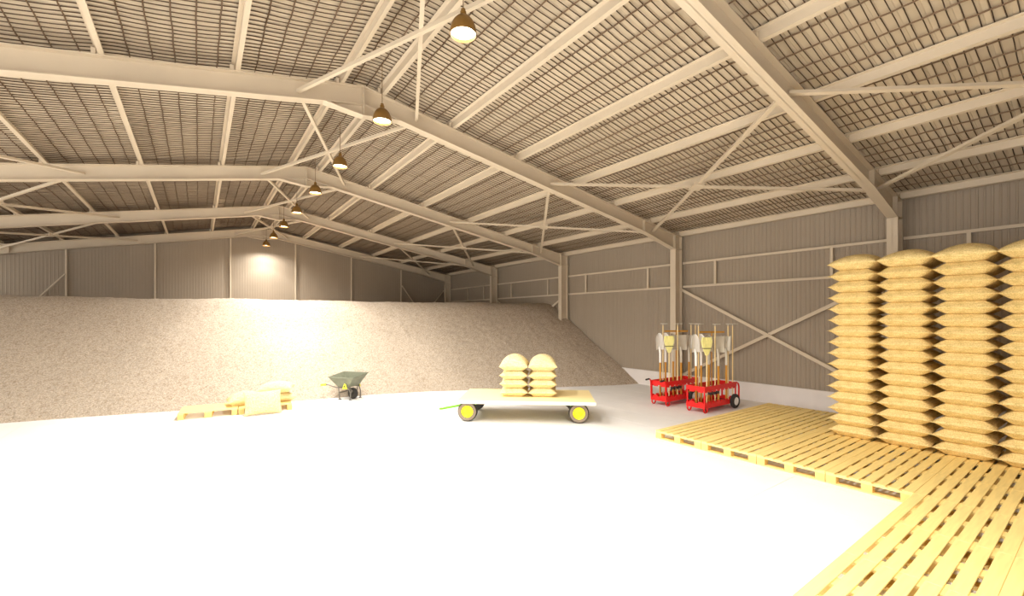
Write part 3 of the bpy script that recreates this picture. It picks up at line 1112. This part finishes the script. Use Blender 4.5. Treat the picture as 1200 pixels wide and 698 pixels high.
def shaft(bm, z0, z1, r=0.016):
    tube(bm, [(0, 0, z0), (0, 0, z1)], r, 8)
def blade(bm, wd, z0, z1, style):
    """curved shovel blade standing upright, hollow toward -y"""
    n = 8
    rows = []
    NZ_ = 7
    for j in range(NZ_ + 1):
        t = j / NZ_
        z = z0 + (z1 - z0) * t
        if style == 'round':
            w_ = wd * (0.96 if t < 0.55 else 0.96 * math.sqrt(max(0.02, 1 - ((t - 0.55) / 0.47) ** 2)))
        elif style == 'taper':
            w_ = wd * (0.75 + 0.25 * t)
        else:
            w_ = wd
        rows.append([(w_ * (k / n - 0.5), 0.05 * (1 - (2 * k / n - 1) ** 2) * (1 - 0.5 * t) + 0.03 * t, z) for k in range(n + 1)])
    for th in (0.0, 0.006):
        pass
    A = [[bm.verts.new((x, y, z)) for x, y, z in r] for r in rows]
    B = [[bm.verts.new((x, y + 0.006, z)) for x, y, z in r] for r in rows]
    for j in range(NZ_):
        for k in range(n):
            bm.faces.new((A[j][k], A[j][k + 1], A[j + 1][k + 1], A[j + 1][k]))
            bm.faces.new((B[j][k], B[j + 1][k], B[j + 1][k + 1], B[j][k + 1]))
    for j in range(NZ_):
        bm.faces.new((A[j][0], A[j + 1][0], B[j + 1][0], B[j][0]))
        bm.faces.new((A[j][n], B[j][n], B[j + 1][n], A[j + 1][n]))
    for k in range(n):
        bm.faces.new((A[0][k], B[0][k], B[0][k + 1], A[0][k + 1]))
        bm.faces.new((A[NZ_][k], A[NZ_][k + 1], B[NZ_][k + 1], B[NZ_][k]))

def tool(kind, label, x, y, rz, z0=0.151):
    t = thing(kind if kind not in ('white_spade', 'grey_shovel', 'square_shovel') else {'white_spade': 'spade', 'grey_shovel': 'shovel', 'square_shovel': 'shovel'}[kind],
              label, {'white_spade': 'spade', 'grey_shovel': 'shovel', 'square_shovel': 'shovel', 'digging_fork': 'fork'}.get(kind, kind.split('_')[-1]), (x, y, z0), rz, 'tools on the trolleys')
    bm = bmesh.new()
    if kind in ('white_spade', 'grey_shovel', 'square_shovel', 'digging_fork'):
        shaft(bm, 0, 0.92, 0.025)
        obj('handle', bm, M['handle'], t)
        m = M['white'] if kind == 'white_spade' else M['greysteel']
        bm = bmesh.new()
        tube(bm, [(0, 0, 0.90), (0, 0, 1.15), (0, 0.03, 1.30)], 0.030, 8)
        obj('ferrule', bm, m, t)
        bm = bmesh.new()
        if kind == 'white_spade':
            blade(bm, 0.24, 1.23, 1.66, 'round')
        elif kind == 'grey_shovel':
            blade(bm, 0.25, 1.22, 1.64, 'round')
        elif kind == 'square_shovel':
            blade(bm, 0.34, 1.22, 1.61, 'square')
        else:
            for k in range(4):
                xx = -0.105 + 0.07 * k
                tube(bm, [(0, 0.03, 1.22), (xx, 0.05, 1.27), (xx, 0.04, 1.45), (xx * 1.1, 0.02, 1.62)], 0.014, 6, 0.006)
            blade(bm, 0.24, 1.24, 1.60, 'taper')
        smart(obj('blade', bm, m, t), 50)
    elif kind == 'broom':
        shaft(bm, 0, 1.22, 0.014)
        obj('handle', bm, M['pale'], t)
        bm = bmesh.new()
        for s_, z1, z2, w1, w2, d1, d2 in ((0, 1.18, 1.32, 0.05, 0.17, 0.04, 0.05), (0, 1.32, 1.50, 0.17, 0.25, 0.05, 0.06), (0, 1.50, 1.60, 0.25, 0.21, 0.06, 0.05)):
            vs = box(bm, -0.5, 0.5, -0.5, 0.5, z1, z2)
            for v in vs:
                f = (v.co.z - z1) / (z2 - z1)
                v.co.x *= w1 + (w2 - w1) * f
                v.co.y *= d1 + (d2 - d1) * f
        obj('bristle_head', bm, M['straw'], t)
        bm = bmesh.new()
        box(bm, -0.098, 0.098, -0.033, 0.033, 1.335, 1.352)
        obj('binding', bm, M['dark'], t)
    elif kind == 'hay_rake':
        shaft(bm, 0, 1.70, 0.014)
        obj('handle', bm, M['handle'], t)
        bm = bmesh.new()
        box(bm, -0.33, 0.33, -0.018, 0.018, 1.68, 1.72)
        for k in range(12):
            xx = -0.30 + k * 0.6 / 11
            tube(bm, [(xx, 0, 1.70), (xx, 0.09, 1.69)], 0.006, 6)
        obj('rake_head', bm, M['handle'], t)
    elif kind == 'hoe':
        shaft(bm, 0, 1.86, 0.014)
        obj('handle', bm, M['pale'], t)
        bm = bmesh.new()
        tube(bm, [(0, 0, 1.84), (0, 0, 1.90), (0, -0.05, 1.91)], 0.010, 6)
        box(bm, -0.09, 0.09, -0.075, -0.045, 1.895, 1.915)
        obj('hoe_blade', bm, M['greysteel'], t)
    return t

import itertools
# (kind, x along the trolley, y across, turn, wording)
TOOLS = [('white_spade', 0.30, 0.40, 12, 'white spade with brown handle, first from the standing end'),
         ('white_spade', 0.52, 0.40, -8, 'white spade with brown handle, beside the hoe'),
         ('hoe', 0.47, 0.44, 0, 'tall hoe behind the white spades'),
         ('broom', 0.20, 0.07, 0, 'pale yellow straw broom'),
         ('grey_shovel', 0.86, 0.40, 5, 'grey round shovel behind the broom'),
         ('hay_rake', 1.02, 0.42, 0, 'wooden hay rake with wide toothed bar'),
         ('hoe', 0.56, 0.07, 0, 'tall pale hoe in the row near the viewpoint'),
         ('square_shovel', 0.76, 0.10, 4, 'grey square shovel'),
         ('digging_fork', 1.10, 0.09, -10, 'grey four tined digging fork with broad head'),
         ('hoe', 1.24, 0.12, 0, 'tall hoe between the fork and the last hoe'),
         ('hoe', 1.36, 0.07, 10, 'tall hoe at the wheel end')]
for base, nm in ((TAo, 'on the trolley by the heap'), (TB, 'on the trolley by the pallets')):
    for kd, x, y, rr, wd in TOOLS:
        tool(kd, wd + ', ' + nm, base[0] + x, base[1] + y, R(rr) - YAW * 0.8)
